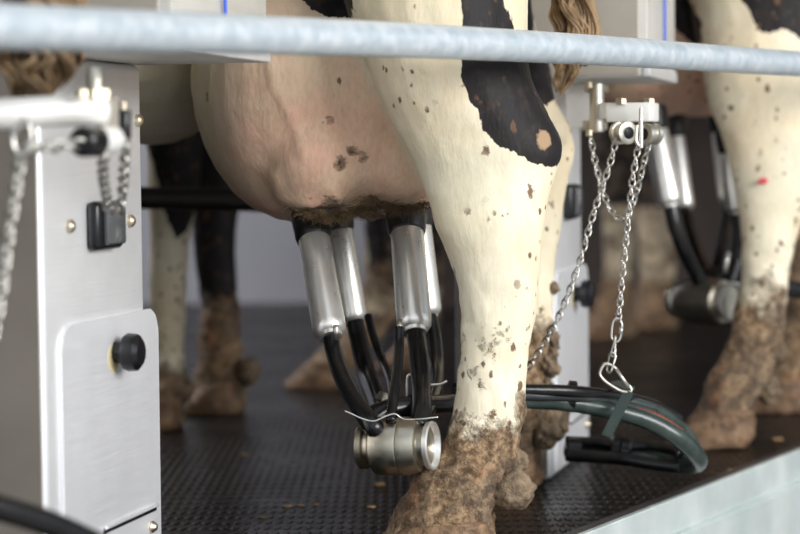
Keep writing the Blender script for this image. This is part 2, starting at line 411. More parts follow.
def cow_mesh(bm, voxel, attrfn, name, smooth_it=3, mudamp=.006):
    me = bpy.data.meshes.new('tmp'); bmesh.ops.recalc_face_normals(bm, faces=bm.faces); bm.to_mesh(me); bm.free()
    o = bpy.data.objects.new('tmp', me); COL.objects.link(o)
    md = o.modifiers.new('r', 'REMESH'); md.mode = 'VOXEL'; md.voxel_size = voxel
    sm = o.modifiers.new('s', 'SMOOTH'); sm.factor = .5; sm.iterations = smooth_it
    dg = bpy.context.evaluated_depsgraph_get(); dg.update()
    new = bpy.data.meshes.new_from_object(o.evaluated_get(dg)); new.name = name
    bpy.data.objects.remove(o); bpy.data.meshes.remove(me)
    N = len(new.vertices)
    VEIN = [((268, 45), (274, 85)), ((274, 85), (286, 108)), ((286, 108), (296, 130)), ((296, 130), (303, 152)), ((275, 178), (281, 196)), ((281, 196), (292, 202)), ((292, 202), (312, 203)), ((330, 190), (344, 206))]
    data = {k: [0.0] * N for k in ('patch', 'pink', 'mud', 'splash', 'scab')}
    cs = [0.0] * (3 * N); ns = [0.0] * (3 * N)
    new.vertices.foreach_get('co', cs); new.vertex_normals.foreach_get('vector', ns)
    for i in range(N):
        co = Vector(cs[3 * i:3 * i + 3]); n = Vector(ns[3 * i:3 * i + 3])
        r = attrfn(co)
        for k, x in r.items():
            if k in data: data[k][i] = x
        mdv = max(0.0, min(1.0, data['mud'][i]))
        a = .0008 + mudamp * mdv
        if r.get('vis', True):
            co = co + n * (noise.fractal(co * 45, .9, 2.1, 3) * a + .0022 * noise.noise(co * 14) + mdv * .004 * noise.noise(co * 22))
            if data['pink'][i] > .2:
                x, y, d = proj(co); q = 99
                for (xa, ya), (xb, yb) in VEIN:
                    t = max(0, min(1, ((x - xa) * (xb - xa) + (y - ya) * (yb - ya)) / ((xb - xa) ** 2 + (yb - ya) ** 2)))
                    q = min(q, math.hypot(x - xa - t * (xb - xa), y - ya - t * (yb - ya)))
                co = co + n * .0032 * math.exp(-(q / 5) ** 2)
            cs[3 * i:3 * i + 3] = co
    new.vertices.foreach_set('co', cs); new.update()
    for k, arr in data.items():
        if k == 'vis': continue
        at = new.attributes.new(k, 'FLOAT', 'POINT'); at.data.foreach_set('value', arr)
    return new
def sm01(x, a, b_):
    t = max(0, min(1, (x - a) / (b_ - a))); return t * t * (3 - 2 * t)

def hoof(parent, c, w, l, h, hd, label=None):
    """two muddy claws, toe pointing along hd"""
    hd = Vector((*hd, 0)).normalized(); lat = Vector((-hd.y, hd.x, 0))
    bm = bmesh.new()
    for s in (-1, 1):
        q = Vector(c) + lat * s * w * .27
        R = [(0, 1.0, .0), (.25, 1.0, .05), (.6, .8, .0), (1.0, .55, -.12)]
        loft(bm, [(Vector((q.x, q.y, .0015 + h * z)) + hd * (l * (.10 - .30 * z)), hd * l * .5 * f, lat * w * .25 * (f * .5 + .5)) for z, f, _ in R], 16, 3)
    me = tomesh(bm)
    for v in me.vertices: v.co = v.co + v.normal * (noise.fractal(v.co * 50, .8, 2.1, 3) * .004)
    o = link('hoof', me, 'hoof', parent, world=True)
    return o
def blob(name, parent, c, r, mat='mudball', amp=.25, flat=1.0):
    bm = bmesh.new(); bmesh.ops.create_icosphere(bm, subdivisions=4, radius=1)
    for v in bm.verts:
        n = noise.fractal(v.co * 1.6 + Vector(c) * 20, .8, 2.1, 4); v.co *= 1 + amp * n
        v.co = Vector((v.co.x * r[0], v.co.y * r[1], v.co.z * r[2])) + Vector(c)
    return link(name, tomesh(bm), mat, parent, world=True)

POLY_NEAR = [(461, -90), (463, 40), (461, 75), (468, 100), (480, 112), (482, 128), (497, 146), (515, 153), (530, 162), (545, 166), (556, 166), (566, 150), (566, 120), (556, 105), (545, 92), (532, 62), (514, 30), (504, 5), (496, -90)]
POLY_FLANK = [(290, -120), (299, -4), (312, 10), (330, 17), (352, 18), (358, -120)]
POLY_FAR = [(522, -90), (533, -90), (534, 30), (550, 62), (557, 96), (548, 104), (538, 106), (524, 92), (500, 40)]
def pv(v, pol): return max(0.0, min(1.0, .5 + v / 16))
def attr1(co):
    x, y, d = proj(co)
    r = {'patch': 0.0, 'pink': 0.0, 'mud': 0.0, 'splash': 0.0, 'scab': 0.0}
    if co.z > .66 or x < 60 or x > 700:
        r['patch'] = 1.0 if noise.noise(co * 2.2) > .05 else 0.0; r['vis'] = False
        return r
    if d < 2.44 and x > 440: s = sdpoly(x, y, POLY_NEAR)
    elif x > 480: s = sdpoly(x, y, POLY_FAR)
    else: s = sdpoly(x, y, POLY_FLANK) if x < 400 else -99
    r['patch'] = max(0.0, min(1.0, .5 + s / 16))
    if s > -2 and d < 2.44 and x > 440: r['scab'] = max(0, 1 - math.hypot((x - 543) / 15, (y - 139) / 18))
    # udder skin: left of the thigh edge
    ex = 362 + (y - 57) * .50
    if d > 2.20 and y < 235 and x < ex + 40:
        u = sm01(x, 195, 260) * (.55 + .45 * sm01(y, 30, 110))
        if d < 2.30: u *= 1 - sm01(x, ex - 12, ex + 2)
        r['pink'] = u
        # soiled bottom
        r['mud'] = .75 * sm01(y, 196, 216) * sm01(x, 285, 320)
        for (ax_, ay_, ar) in ((340, 165, 14), (368, 158, 13), (352, 150, 9), (330, 120, 7), (338, 200, 16)):
            r['mud'] = max(r['mud'], .5 * math.exp(-((x - ax_) ** 2 + ((y - ay_) * 1.2) ** 2) / ar ** 2))
        r['splash'] = -.05
    elif x < 225 and y < 230:
        r['pink'] = .6
    else:
        z = co.z
        r['splash'] = .25 + .6 * sm01(.30 - z, 0, .12)
        near = d < 2.44
        if near:
            r['mud'] = sm01(.135 - z, -.05, .05)
            # soiled rear of the cannon
            r['mud'] = max(r['mud'], .72 * sm01(x, 500, 522) * sm01(y, 375, 400))
            r['mud'] = max(r['mud'], .25 * sm01(y, 250, 330))
        else:
            r['mud'] = max(sm01(.20 - z, -.05, .05), .42 * sm01(y, 270, 340))
    return r

c1e = empty('dairy_cow', (.12, 2.4, 0))
tag(c1e, 'black and white dairy cow in the centre, being milked, hock with black patch', 'cow', 'dairy cows on the milking platform')
bm = bmesh.new()
NEAR = [(-330, 300, 560, 2.36, .10), (-200, 290, 575, 2.32, .13), (-100, 315, 552, 2.27, .125), (-40, 335, 533, 2.25, .11), (0, 344, 528, 2.24, .10), (57, 363, 528, 2.23, .085),
        (80, 373, 534, 2.225, .075), (110, 386, 547, 2.22, .065), (134, 398, 559, 2.215, .055), (152, 408, 563, 2.21, .048), (175, 419, 556, 2.21, .043), (200, 428, 549, 2.205, .040), (225, 434, 546, 2.20, .037),
        (250, 446, 543, 2.20, .034), (275, 455, 541, 2.20, .031), (305, 460, 538, 2.20, .029), (340, 460, 532, 2.20, .028), (375, 458, 527, 2.20, .028), (405, 453, 525, 2.20, .029),
        (430, 447, 523, 2.20, .032), (450, 440, 519, 2.20, .036), (468, 426, 513, 2.20, .040), (485, 411, 500, 2.20, .043), (505, 397, 493, 2.20, .045), (528, 388, 494, 2.20, .047), (545, 380, 498, 2.20, .047)]
legprof(bm, NEAR)
FAR = [(-300, 330, 540, 2.56, .08), (-150, 340, 540, 2.56, .085), (-50, 360, 534, 2.56, .08), (0, 380, 532, 2.57, .075), (40, 395, 540, 2.58, .07), (62, 405, 550, 2.59, .06), (100, 425, 556, 2.60, .05), (130, 445, 571, 2.60, .042), (155, 462, 574, 2.60, .038),
       (180, 475, 568, 2.60, .034), (210, 486, 563, 2.60, .03), (260, 496, 557, 2.60, .028), (310, 498, 553, 2.60, .026), (360, 495, 550, 2.60, .026), (395, 490, 548, 2.60, .029),
       (415, 480, 545, 2.60, .034), (440, 468, 536, 2.60, .038), (470, 455, 530, 2.60, .041), (486, 448, 530, 2.60, .042)]
legprof(bm, FAR)
def pe(px, py, d, rx, ry, rz): ell(bm, P(px, py, d), (rx / FPX * d, ry, rz / FPX * d))
pe(298, 77, 2.40, 107, .135, 146); pe(374, 80, 2.40, 100, .13, 138)
pe(318, 158, 2.355, 62, .088, 59); pe(400, 158, 2.36, 55, .082, 56); pe(360, 150, 2.36, 70, .08, 58)
pe(318, 60, 2.56, 100, .12, 138); pe(385, 62, 2.55, 90, .11, 135)
pe(330, -60, 2.45, 150, .17, 150)
ell(bm, P(60, -8, 2.72), (.30, .28, .19)); ell(bm, P(150, 40, 2.62), (.12, .18, .125))
torso(bm, (.13, 2.42), (-.88, .47))
# forelegs stand out of the picture to the left
for dx in (0, .30):
    q = Vector((.13, 2.42, 0)) + Vector((-.88, .47, 0)) * 1.08 + Vector((.47, .88, 0)) * (-.15 + dx)
    loft(bm, [(q + Vector((0, 0, z)), Vector((r, 0, 0)), Vector((0, r * .9, 0))) for z, r in ((.9, .12), (.7, .085), (.5, .055), (.36, .045), (.25, .032), (.14, .036), (.07, .045), (.0, .05))], 16)
    for s in (0,): pass
me = cow_mesh(bm, .0052, attr1, 'cow_body', 3)
link('body', me, 'coat', c1e, world=True)
# hooves and dewclaws
q = P(432, 548, 2.2); hoof(c1e, (q.x, q.y, 0), .11, .125, .036, (-1, .12))
q = P(490, 486, 2.6); hoof(c1e, (q.x, q.y, 0), .10, .12, .05, (-1, .2))
blob('dewclaw', c1e, P(511, 489, 2.19), (.0225, .021, .0215), amp=.16)
blob('dewclaw', c1e, P(512, 462, 2.26), (.016, .018, .016), amp=.2)
blob('dewclaw', c1e, P(546, 424, 2.585), (.018, .018, .026), amp=.3)
blob('dewclaw', c1e, P(558, 419, 2.61), (.0145, .018, .022), amp=.3)
for k, (x, y, r) in enumerate([(554, 288, .006), (552, 340, .009), (549, 365, .012), (545, 385, .009), (552, 350, .007), (549, 330, .006)]):
    blob('mud_clump', c1e, P(x, y, 2.59), (r, r, r * 1.2), amp=.5)

# udder hair fringe: fine strands around the teat cups
def strands(pts, n, ln, spread, r, seed, down=.6):
    rnd = random.Random(seed); bm = bmesh.new()
    for i in range(n):
        p, dd = rnd.choice(pts), 0
        p = p + Vector((rnd.gauss(0, spread), rnd.gauss(0, spread), rnd.gauss(0, spread * .5)))
        v = Vector((rnd.uniform(-1, 1), rnd.uniform(-1, 1) - .2, rnd.uniform(-1, .35) * down)).normalized() * ln * rnd.uniform(.4, 1.1)
        w = Vector((rnd.uniform(-1, 1), rnd.uniform(-1, 1), rnd.uniform(-1, .2))) * ln * .5
        q = [p, p + v * .5 + w * .15, p + v + w * .5]
        tube_bm(q, [r, r * .8, r * .3], per=2, seg=3, bm=bm)
    return tomesh(bm)
pts = [P(x, y - 5, 2.283 + .02 * ((x * 7) % 3)) for x, y in [(296, 210), (304, 217), (310, 219), (316, 220), (322, 221), (328, 221), (334, 222), (340, 222), (346, 220), (352, 217), (358, 215), (364, 213), (370, 211), (376, 209), (382, 208), (388, 210), (394, 212), (400, 213), (406, 213), (412, 212), (418, 210), (424, 208), (372, 203), (380, 201), (366, 205)]]
o = link('udder_hair', strands(pts, 1700, .0125, .0042, .00034, 3), 'hair', c1e, world=True); o['kind'] = 'stuff'

# tails
def tail(parent, top, mid, path, rads, n, seed, mat='tailhair'):
    rnd = random.Random(seed)
    bm = tube_bm([top, mid, path[0]], [.03, .024, .016], seg=16)
    C = crom(path, 8); Rr = [v.x for v in crom([Vector((r, 0, 0)) for r in rads], 8)]
    nc = 15
    for c in range(nc):
        a = 2 * PI * c / nc * 2.4; f = .25 + .62 * rnd.random(); ph = rnd.uniform(0, 6.28); fr = rnd.uniform(.6, 1.3)
        end = rnd.uniform(.78, 1.0)
        for k in range(n):
            da = rnd.uniform(0, 2 * PI); rf = rnd.random() ** .5; pts = []; rr = []
            nn = max(6, int(len(C) * end * rnd.uniform(.94, 1)))
            for j in range(nn):
                t = j / len(C); R0 = Rr[j]
                wob = math.sin(t * 26 * fr + ph) * .35; aa = a + t * 1.2 + wob
                cl = R0 * .30 * rf * (1.05 + .25 * math.sin(t * 40 * fr + ph)) * (1 - .5 * sm01(j, nn * .8, nn))
                pts.append(C[j] + Vector((math.cos(aa) * R0 * f, math.sin(aa) * R0 * f, 0)) + Vector((math.cos(da + t * 5) * cl, math.sin(da + t * 5) * cl, 0)))
                rr.append(.0014 if j < nn - 2 else .0006)
            tube_bm(pts, rr, seg=5, bm=bm, smooth=False)
    o = link('tail', tomesh(bm), mat, parent, world=True); return o
tail(c1e, Vector((.33, 2.33, 1.15)), Vector((.33, 2.35, .9)), [P(578, -140, 2.5), P(575, -60, 2.5), P(574, 0, 2.5), P(574, 40, 2.5), P(569, 70, 2.5), P(560, 97, 2.5)], [.012, .022, .026, .025, .018, .006], 26, 5)

# cow at the far left: only its tail switch reaches into the picture
c0e = empty('dairy_cow', (-.5, 1.6, 0))
tag(c0e, 'nearest cow at the left edge, only its blurred brown tail in view', 'cow', 'dairy cows on the milking platform')
bm = bmesh.new()
def simpleleg(bm, x, y, f=1.0):
    loft(bm, [(Vector((x, y, z)), Vector((a * f, 0, 0)), Vector((0, b_ * f, 0))) for z, a, b_ in ((.95, .16, .12), (.75, .13, .10), (.6, .10, .07), (.48, .075, .05), (.4, .055, .036), (.28, .036, .029), (.16, .036, .03), (.1, .045, .04), (.05, .05, .045), (0, .055, .045))], 16)
simpleleg(bm, -.86, 1.32); simpleleg(bm, -.70, 1.72)
simpleleg(bm, -1.78, 1.75, .85); simpleleg(bm, -1.66, 2.03, .85)
ell(bm, Vector((-.98, 1.68, .52)), (.16, .15, .17))
torso(bm, (-.78, 1.52), (-.88, .40))
def attr0(co): return {'patch': 1.0 if noise.noise(co * 2.0) > 0 else 0.0, 'mud': sm01(.16 - co.z, -.03, .05), 'splash': .3, 'vis': False}
link('body', cow_mesh(bm, .012, attr0, 'cow_body', 3), 'coat', c0e, world=True)
for x, y in ((-.88, 1.32), (-.72, 1.72), (-1.80, 1.75), (-1.68, 2.03)): hoof(c0e, (x, y, 0), .11, .13, .05, (-1, .4))
tail(c0e, Vector((-.57, 1.46, 1.15)), Vector((-.50, 1.5, .85)), [P(70, -160, 1.72), P(55, -80, 1.72), P(45, 0, 1.72), P(38, 50, 1.72), P(34, 85, 1.72), P(30, 135, 1.72)], [.012, .022, .034, .036, .026, .008], 22, 8)

# second cow (right)
c2e = empty('dairy_cow', (.5, 3.0, 0))
tag(c2e, 'right-hand cow with muddy pale hind leg and small red mark', 'cow', 'dairy cows on the milking platform')
bm = bmesh.new()
D2 = 3.0
legprof(bm, [(-200, 650, 850, 3.1, .11), (-60, 668, 850, 3.06, .12), (0, 688, 845, 3.04, .10), (50, 698, 838, 3.03, .085), (77, 703, 833, 3.02, .075), (105, 710, 832, 3.01, .06), (134, 720, 836, 3.0, .05), (155, 726, 832, 3.0, .045), (180, 732, 818, 3.0, .04), (210, 737, 806, 3.0, .035), (240, 741, 797, 3.0, .032), (268, 742, 791, 3.0, .03),
             (295, 739, 788, 3.0, .03), (320, 733, 785, 3.0, .031), (345, 724, 781, 3.0, .034), (365, 714, 775, 3.0, .038), (385, 704, 765, 3.0, .041), (405, 696, 754, 3.0, .044), (425, 690, 751, 3.0, .046), (440, 686, 752, 3.0, .046)])
legprof(bm, [(-200, 700, 850, 3.34, .09), (0, 720, 870, 3.35, .08), (80, 750, 885, 3.4, .06), (130, 770, 885, 3.4, .045), (170, 780, 865, 3.4, .035), (220, 785, 845, 3.4, .03), (280, 786, 830, 3.4, .028), (330, 780, 826, 3.4, .03), (370, 768, 822, 3.4, .038), (412, 752, 815, 3.4, .042)])
def pe2(px, py, d, rx, ry, rz): ell(bm, P(px, py, d), (rx / FPX * d, ry, rz / FPX * d))
pe2(640, 30, 3.2, 95, .14, 92); pe2(700, 30, 3.22, 80, .14, 88); pe2(650, 0, 3.35, 100, .15, 100)
# forelegs
legprof(bm, [(-150, 90, 230, 3.25, .10), (0, 120, 220, 3.25, .08), (80, 140, 210, 3.25, .06), (150, 146, 202, 3.25, .045), (200, 148, 198, 3.25, .036), (240, 149, 191, 3.25, .03), (300, 150, 187, 3.25, .026), (350, 152, 184, 3.25, .026), (385, 148, 188, 3.25, .034), (410, 140, 182, 3.25, .04), (428, 136, 182, 3.25, .042)])
legprof(bm, [(-150, 150, 270, 3.45, .10), (0, 165, 260, 3.45, .08), (100, 180, 250, 3.45, .05), (150, 186, 245, 3.45, .043), (200, 190, 240, 3.45, .036), (250, 193, 236, 3.45, .03), (300, 200, 239, 3.45, .028), (345, 199, 242, 3.45, .032), (380, 196, 246, 3.45, .038), (413, 186, 246, 3.45, .042)])
torso(bm, (.56, 3.2), (-.97, .2), .78, ws=.85)
def attr2(co):
    x, y, d = proj(co)
    r = {'patch': 0.0, 'pink': 0.0, 'mud': 0.0, 'splash': 0.2, 'scab': 0.0}
    if x > 600:
        s = -99
        if d < 3.12 and x > 720: s = sdpoly(x, y, [(738, -90), (740, 0), (750, 12), (760, 32), (772, 34), (784, 28), (800, 38), (830, 30), (840, -90)])
        if x < 712: s = max(s, sdpoly(x, y, [(675, -90), (690, 3), (702, 20), (702, 42), (697, 46), (690, 42), (676, 30), (640, -10), (620, -90)]))
        r['patch'] = max(0.0, min(1.0, .5 + s / 12))
        if d > 3.06 and co.z > .3: r['pink'] = 1.0
        r['splash'] = .45 + .9 * sm01(y, 150, 260)
        r['mud'] = max(sm01(.21 - co.z, -.07, .09), .52 * sm01(y, 210, 300))
        if d > 3.15: r['mud'] = max(r['mud'], sm01(.35 - co.z, 0, .1))
        
    elif x < 330:
        if d < 3.36:
            s = sdpoly(x, y, [(130, -100), (140, 120), (160, 190), (168, 222), (176, 240), (186, 232), (196, 210), (215, 150), (230, -100)])
            r['splash'] = 1.3; r['mud'] = max(sm01(.10 - co.z, -.03, .05), .36 * sm01(y, 250, 340))
        else:
            s = 20; r['mud'] = sm01(.16 - co.z, -.08, .05); r['splash'] = .6
        r['patch'] = max(0.0, min(1.0, .5 + s / 12))
    else: r['patch'] = 1.0 if noise.noise(co * 2.2) > -.1 else 0.0
    if co.z > .62: r['vis'] = False
    return r
link('body', cow_mesh(bm, .007, attr2, 'cow_body', 3), 'coat', c2e, world=True)
q = P(715, 440, 3.0); hoof(c2e, (q.x, q.y, 0), .10, .11, .05, (-1, .2))
q = P(778, 412, 3.4); hoof(c2e, (q.x, q.y, 0), .10, .11, .05, (-1, .2))
q = P(155, 428, 3.25); hoof(c2e, (q.x, q.y, 0), .085, .085, .045, (-1, .1))
q = P(212, 413, 3.45); hoof(c2e, (q.x, q.y, 0), .085, .085, .045, (-1, .1))
blob('dewclaw', c2e, P(768, 389, 2.99), (.017, .018, .021), amp=.16)
blob('dewclaw', c2e, P(184, 390, 3.24), (.016, .018, .018), amp=.16)
blob('dewclaw', c2e, P(249, 371, 3.43), (.018, .02, .022), amp=.16)
blob('dewclaw', c2e, P(776, 352, 3.2), (.016, .018, .02), amp=.16)
o = blob('red_mark', c2e, P(763, 181, 2.955), (.0065, .003, .0042), 'redhose', amp=.3)
M['redmark'] = plain('red_crayon_mark', (.62, .06, .08), .6); o.data.materials[0] = M['redmark']; o['label'] = 'small red mark on the hock'

# third and fourth cows: background legs
def bgcow(loc, label, legs, H, h, patchfn, sc=.78):
    e = empty('dairy_cow', loc); tag(e, label, 'cow', 'dairy cows on the milking platform')
    bm = bmesh.new()
    for L in legs: legprof(bm, L)
    hx = Vector((*h, 0)).normalized(); lt = Vector((-hx.y, hx.x, 0))
    for s in (-.18, .18):
        q = Vector((H[0], H[1], 0)) + lt * s; simpleleg(bm, q.x, q.y, .9)
    torso(bm, H, h, sc)
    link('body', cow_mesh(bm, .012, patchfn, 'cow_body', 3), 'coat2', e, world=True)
    for L in legs:
        py, l, r, d, th = L[-1]; q = P((l + r) / 2 - 4, py, d); hoof(e, (q.x, q.y, 0), .09, .10, .05, (-1, .2))
    for s in (-.18, .18):
        q = Vector((H[0], H[1], 0)) + lt * s; hoof(e, (q.x - .02, q.y, 0), .11, .13, .05, (-1, .2))
    return e
def attr3(co):
    x, y, d = proj(co)
    p = 1.0 if (y < 285) else .1
    return {'patch': p if noise.noise(co * 9) < .18 or y < 200 else 0, 'mud': max(sm01(y, 290, 330), .55 * sm01(y, 200, 260)), 'splash': .6}
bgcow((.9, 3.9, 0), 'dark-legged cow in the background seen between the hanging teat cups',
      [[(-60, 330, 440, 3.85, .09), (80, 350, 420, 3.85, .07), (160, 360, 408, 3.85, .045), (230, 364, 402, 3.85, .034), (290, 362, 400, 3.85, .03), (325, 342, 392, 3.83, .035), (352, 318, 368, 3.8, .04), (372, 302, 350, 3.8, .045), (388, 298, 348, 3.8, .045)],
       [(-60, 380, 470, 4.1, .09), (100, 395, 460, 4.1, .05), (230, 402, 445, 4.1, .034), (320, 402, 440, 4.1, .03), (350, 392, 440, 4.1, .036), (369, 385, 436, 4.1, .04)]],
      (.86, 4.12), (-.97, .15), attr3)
def attr4(co):
    x, y, d = proj(co)
    return {'patch': 1.0 if y < 205 else 0.0, 'mud': max(.45, sm01(y, 260, 295)), 'splash': .6}
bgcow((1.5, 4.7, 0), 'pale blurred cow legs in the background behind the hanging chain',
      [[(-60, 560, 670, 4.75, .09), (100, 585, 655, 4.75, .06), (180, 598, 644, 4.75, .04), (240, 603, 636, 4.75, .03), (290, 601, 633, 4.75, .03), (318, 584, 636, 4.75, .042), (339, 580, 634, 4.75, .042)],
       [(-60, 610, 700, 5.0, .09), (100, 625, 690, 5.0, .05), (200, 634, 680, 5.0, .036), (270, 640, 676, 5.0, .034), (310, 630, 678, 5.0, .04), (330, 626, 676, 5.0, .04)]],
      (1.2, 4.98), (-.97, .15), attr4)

# ---------------------------------------------------------------- milking clusters
def cup(parent, A, B, r, head=.030, hr=1.18):
    """A top of steel shell, B bottom; rubber head above"""
    A = Vector(A); B = Vector(B); ax = (B - A).normalized(); L = (B - A).length
    e = latheo('teat_cup_shell', A, B, [(0, r * .9), (.0, r * .98), (.01, r), (.88, r * 1.03), (.925, r * 1.0), (.955, r * .88), (.97, r * .72), (1, r * .68)], 'cup', parent, 40)
    T = A - ax * head; Q = A + ax * .004
    latheo('teat_cup_head', T, Q, [(0, r * .86), (.05, r * hr), (.25, r * hr * 1.03), (.8, r * hr * .98), (.95, r * 1.09), (1, r * 1.0)], 'headrubber', parent, 36)
    return e
def cluster(label, cups, tubes, claw, name='milking_cluster'):
    loc = claw[0].copy(); loc.z = 0
    t = empty(name, (0, 0, 0)); t.location = (0, 0, 0)
    tag(t, label, 'milking cluster', 'milking clusters')
    for a, b_, r, hd in cups: cup(t, a, b_, r, hd)
    for nm, pts, r, mt in tubes: tubeo(nm, pts, r, mt, t)
    A, B, R = claw
    o = latheo('claw_bowl', A, B, [(0, R * .55), (.0, R * .76), (.02, R * .80), (.09, R * .80), (.11, R * .70), (.17, R * .74), (.22, R * .98), (.28, R * 1.03), (.56, R * 1.03), (.58, R * 1.0), (.60, R * 1.06), (.66, R * 1.06), (.82, R * .92), (.83, R * .80), (.84, R * .72), (.93, R * .72)], 'claw', t, 48)
    ax = (B - A).normalized(); L = (B - A).length
    # open rim ring
    a1 = A.lerp(B, .92); bm = bmesh.new()
    lathe_bm(a1, B, [(0, R * .80), (.1, R * .86), (.8, R * .88), (1, R * .86), (1.0, R * .78), (.1, R * .70), (.05, 0)], 48, bm)
    o = link('claw_lid', tomesh(bm), 'cup', t); autosmooth(o, 30)
    return t
D = 2.26
cups = [(P(314, 238, 2.335), P(331, 338, 2.26), .0172, .034), (P(338, 228, 2.46), P(354, 325, 2.44), .0160, .022),
        (P(407, 231, 2.345), P(415, 333, 2.28), .0178, .030), (P(417, 224, 2.46), P(428, 318, 2.44), .0158, .024)]
tubes = [('milk_tube', [P(330, 330, 2.265), P(334, 352, 2.25), P(343, 378, 2.22), P(356, 402, 2.19), P(371, 424, 2.165), P(376, 430, 2.165)], [.0088, .0088, .0092, .0092, .0098, .0098], 'rubber'),
         ('milk_tube', [P(354, 318, 2.44), P(360, 345, 2.42), P(368, 378, 2.38), P(376, 400, 2.30), P(384, 425, 2.20)], [.0098, .0104, .0104, .0098, .0098], 'rubber'),
         ('milk_tube', [P(414, 326, 2.285), P(418, 352, 2.26), P(421, 385, 2.23), P(421, 412, 2.19), P(417, 428, 2.17)], [.0092, .0096, .0100, .0106, .0098], 'rubber'),
         ('milk_tube', [P(428, 312, 2.44), P(434, 340, 2.42), P(436, 372, 2.38), P(432, 400, 2.28), P(418, 425, 2.20)], .0088, 'rubber'),
         ('pulse_tube', [P(368, 316, 2.40), P(373, 335, 2.38), P(383, 362, 2.35), P(391, 385, 2.28), P(393, 414, 2.19)], .0045, 'rubber'),
         ('pulse_tube', [P(399, 328, 2.25), P(399, 345, 2.24), P(397, 372, 2.21), P(393, 400, 2.18), P(391, 422, 2.16)], .0052, 'rubber'),
         ('pulse_nipple', [P(336, 326, 2.24), P(336, 339, 2.245)], .003, 'zinc'), ('pulse_nipple', [P(400, 320, 2.255), P(400, 331, 2.25)], .003, 'zinc'),
         ('wire_clip', [P(345, 411, 2.13), P(352, 414, 2.13), P(362, 418.5, 2.13), P(374, 421, 2.13), P(386, 416, 2.13), P(395, 414, 2.13), P(404, 419, 2.13), P(420, 419, 2.12), P(438, 417, 2.12)], .0006, 'cup'),
         ('wire_clip', [P(428, 385, 2.27), P(440, 384, 2.27), P(447, 381, 2.27)], .0013, 'cup'),
         ('hanger_loop', [P(407, 408, 2.25), P(407, 380, 2.25), P(410, 374.5, 2.25), P(413, 380, 2.25), P(413, 402, 2.25)], .0014, 'cup'),
         ('claw_manifold', [P(372, 417, 2.20), P(395, 409, 2.21), P(425, 407, 2.22)], .0115, 'rubber'),
         ('claw_cap', [P(381, 399, 2.26), P(395, 400, 2.27)], .0085, 'claw'),
         ('claw_outlet', [P(412, 404, 2.22), P(440, 404, 2.28), P(470, 401, 2.33)], .0100, 'rubber')]
K1 = cluster('sharp steel milking cluster hanging under the centre cow udder, in the middle', cups, tubes, (P(360, 447, 2.19), P(434, 445.5, 2.165), .0275))
# right-hand cluster
def Q(px, py, d=3.12): return P(px, py, d)
cups = [(Q(655, 128, 3.05), Q(671, 207, 3.04), .0175, .03), (Q(673, 135, 3.25), Q(684, 212, 3.24), .0165, .03),
        (Q(731, 150, 3.10), Q(738, 214, 3.10), .0165, .03), (Q(722, 130, 3.25), Q(730, 205, 3.24), .016, .03)]
tubes = [('milk_tube', [Q(671, 202, 3.04), Q(675, 225, 3.04), Q(684, 250, 3.05), Q(694, 270, 3.07), Q(702, 285, 3.08)], .0105, 'rubber'),
         ('milk_tube', [Q(684, 207, 3.24), Q(688, 225, 3.2), Q(697, 252, 3.16), Q(707, 275, 3.12)], .0095, 'rubber'),
         ('milk_tube', [Q(738, 208, 3.10), Q(740, 235, 3.10), Q(736, 262, 3.10), Q(728, 285, 3.09)], .0105, 'rubber'),
         ('milk_tube', [Q(730, 202, 3.24), Q(726, 228, 3.2), Q(720, 256, 3.15), Q(716, 282, 3.12)], .0095, 'rubber'),
         ('claw_manifold', [Q(694, 280, 3.09), Q(712, 276, 3.1), Q(736, 276, 3.1)], .013, 'rubber'),
         ('pulse_nipple', [Q(725, 272, 3.02), Q(729, 252, 3.02)], .003, 'cup')]
K2 = cluster('blurred steel milking cluster hanging under the right-hand cow', cups, tubes, (Q(677, 300, 3.14), Q(735, 302, 3.04), .0315))
o = tubeo('milk_hose', [Q(735, 280, 3.12), Q(765, 284, 3.16), Q(795, 290, 3.2), Q(840, 292, 3.3)], .0135, 'rubber'); tag(o, 'blurred black hose leaving the right-hand cluster behind the muddy leg', 'hose')

# ---------------------------------------------------------------- hose bundle of the centre cluster
hb = empty('hose_bundle', (0, 0, 0)); tag(hb, 'bundle of black and green-grey milk hoses looping right from the centre cow', 'hose bundle')
tubeo('milk_hose', [P(455, 402, 2.34), P(500, 398, 2.38), P(530, 400, 2.40), P(570, 403, 2.42), P(620, 412, 2.43), P(655, 424, 2.44), P(682, 441, 2.45), P(698, 458, 2.48), P(694, 465, 2.53), P(670, 464, 2.57), P(640, 458, 2.58), P(605, 453, 2.60), P(566, 451, 2.62)], [.0095, .0095, .0098, .0098, .0100, .0102, .0102, .0100, .0098, .0095, .0092, .009, .009], 'greenhose', hb)['label'] = 'thick green-grey hose'
tubeo('milk_hose', [P(455, 390, 2.36), P(530, 392, 2.41), P(575, 394, 2.43), P(625, 401, 2.46), P(660, 413, 2.49), P(682, 428, 2.52), P(695, 446, 2.54), P(697, 458, 2.56), P(680, 456, 2.6), P(640, 447, 2.62), P(605, 444, 2.63), P(566, 444, 2.64)], .0068, 'greenhose', hb)['label'] = 'thinner green hose'
tubeo('air_hose', [P(455, 389, 2.34), P(530, 390, 2.385), P(575, 391.5, 2.405), P(620, 397, 2.45), P(650, 404, 2.50), P(680, 420, 2.53)], .0066, 'rubber', hb)
tubeo('air_hose', [P(455, 392, 2.33), P(530, 396, 2.385), P(575, 397, 2.41), P(620, 404, 2.44), P(655, 413, 2.47)], .0052, 'greyhose', hb)
tubeo('air_hose', [P(636, 409, 2.44), P(660, 417, 2.45), P(682, 431, 2.47)], .0026, 'redhose', hb)['label'] = 'red hose between the green ones'
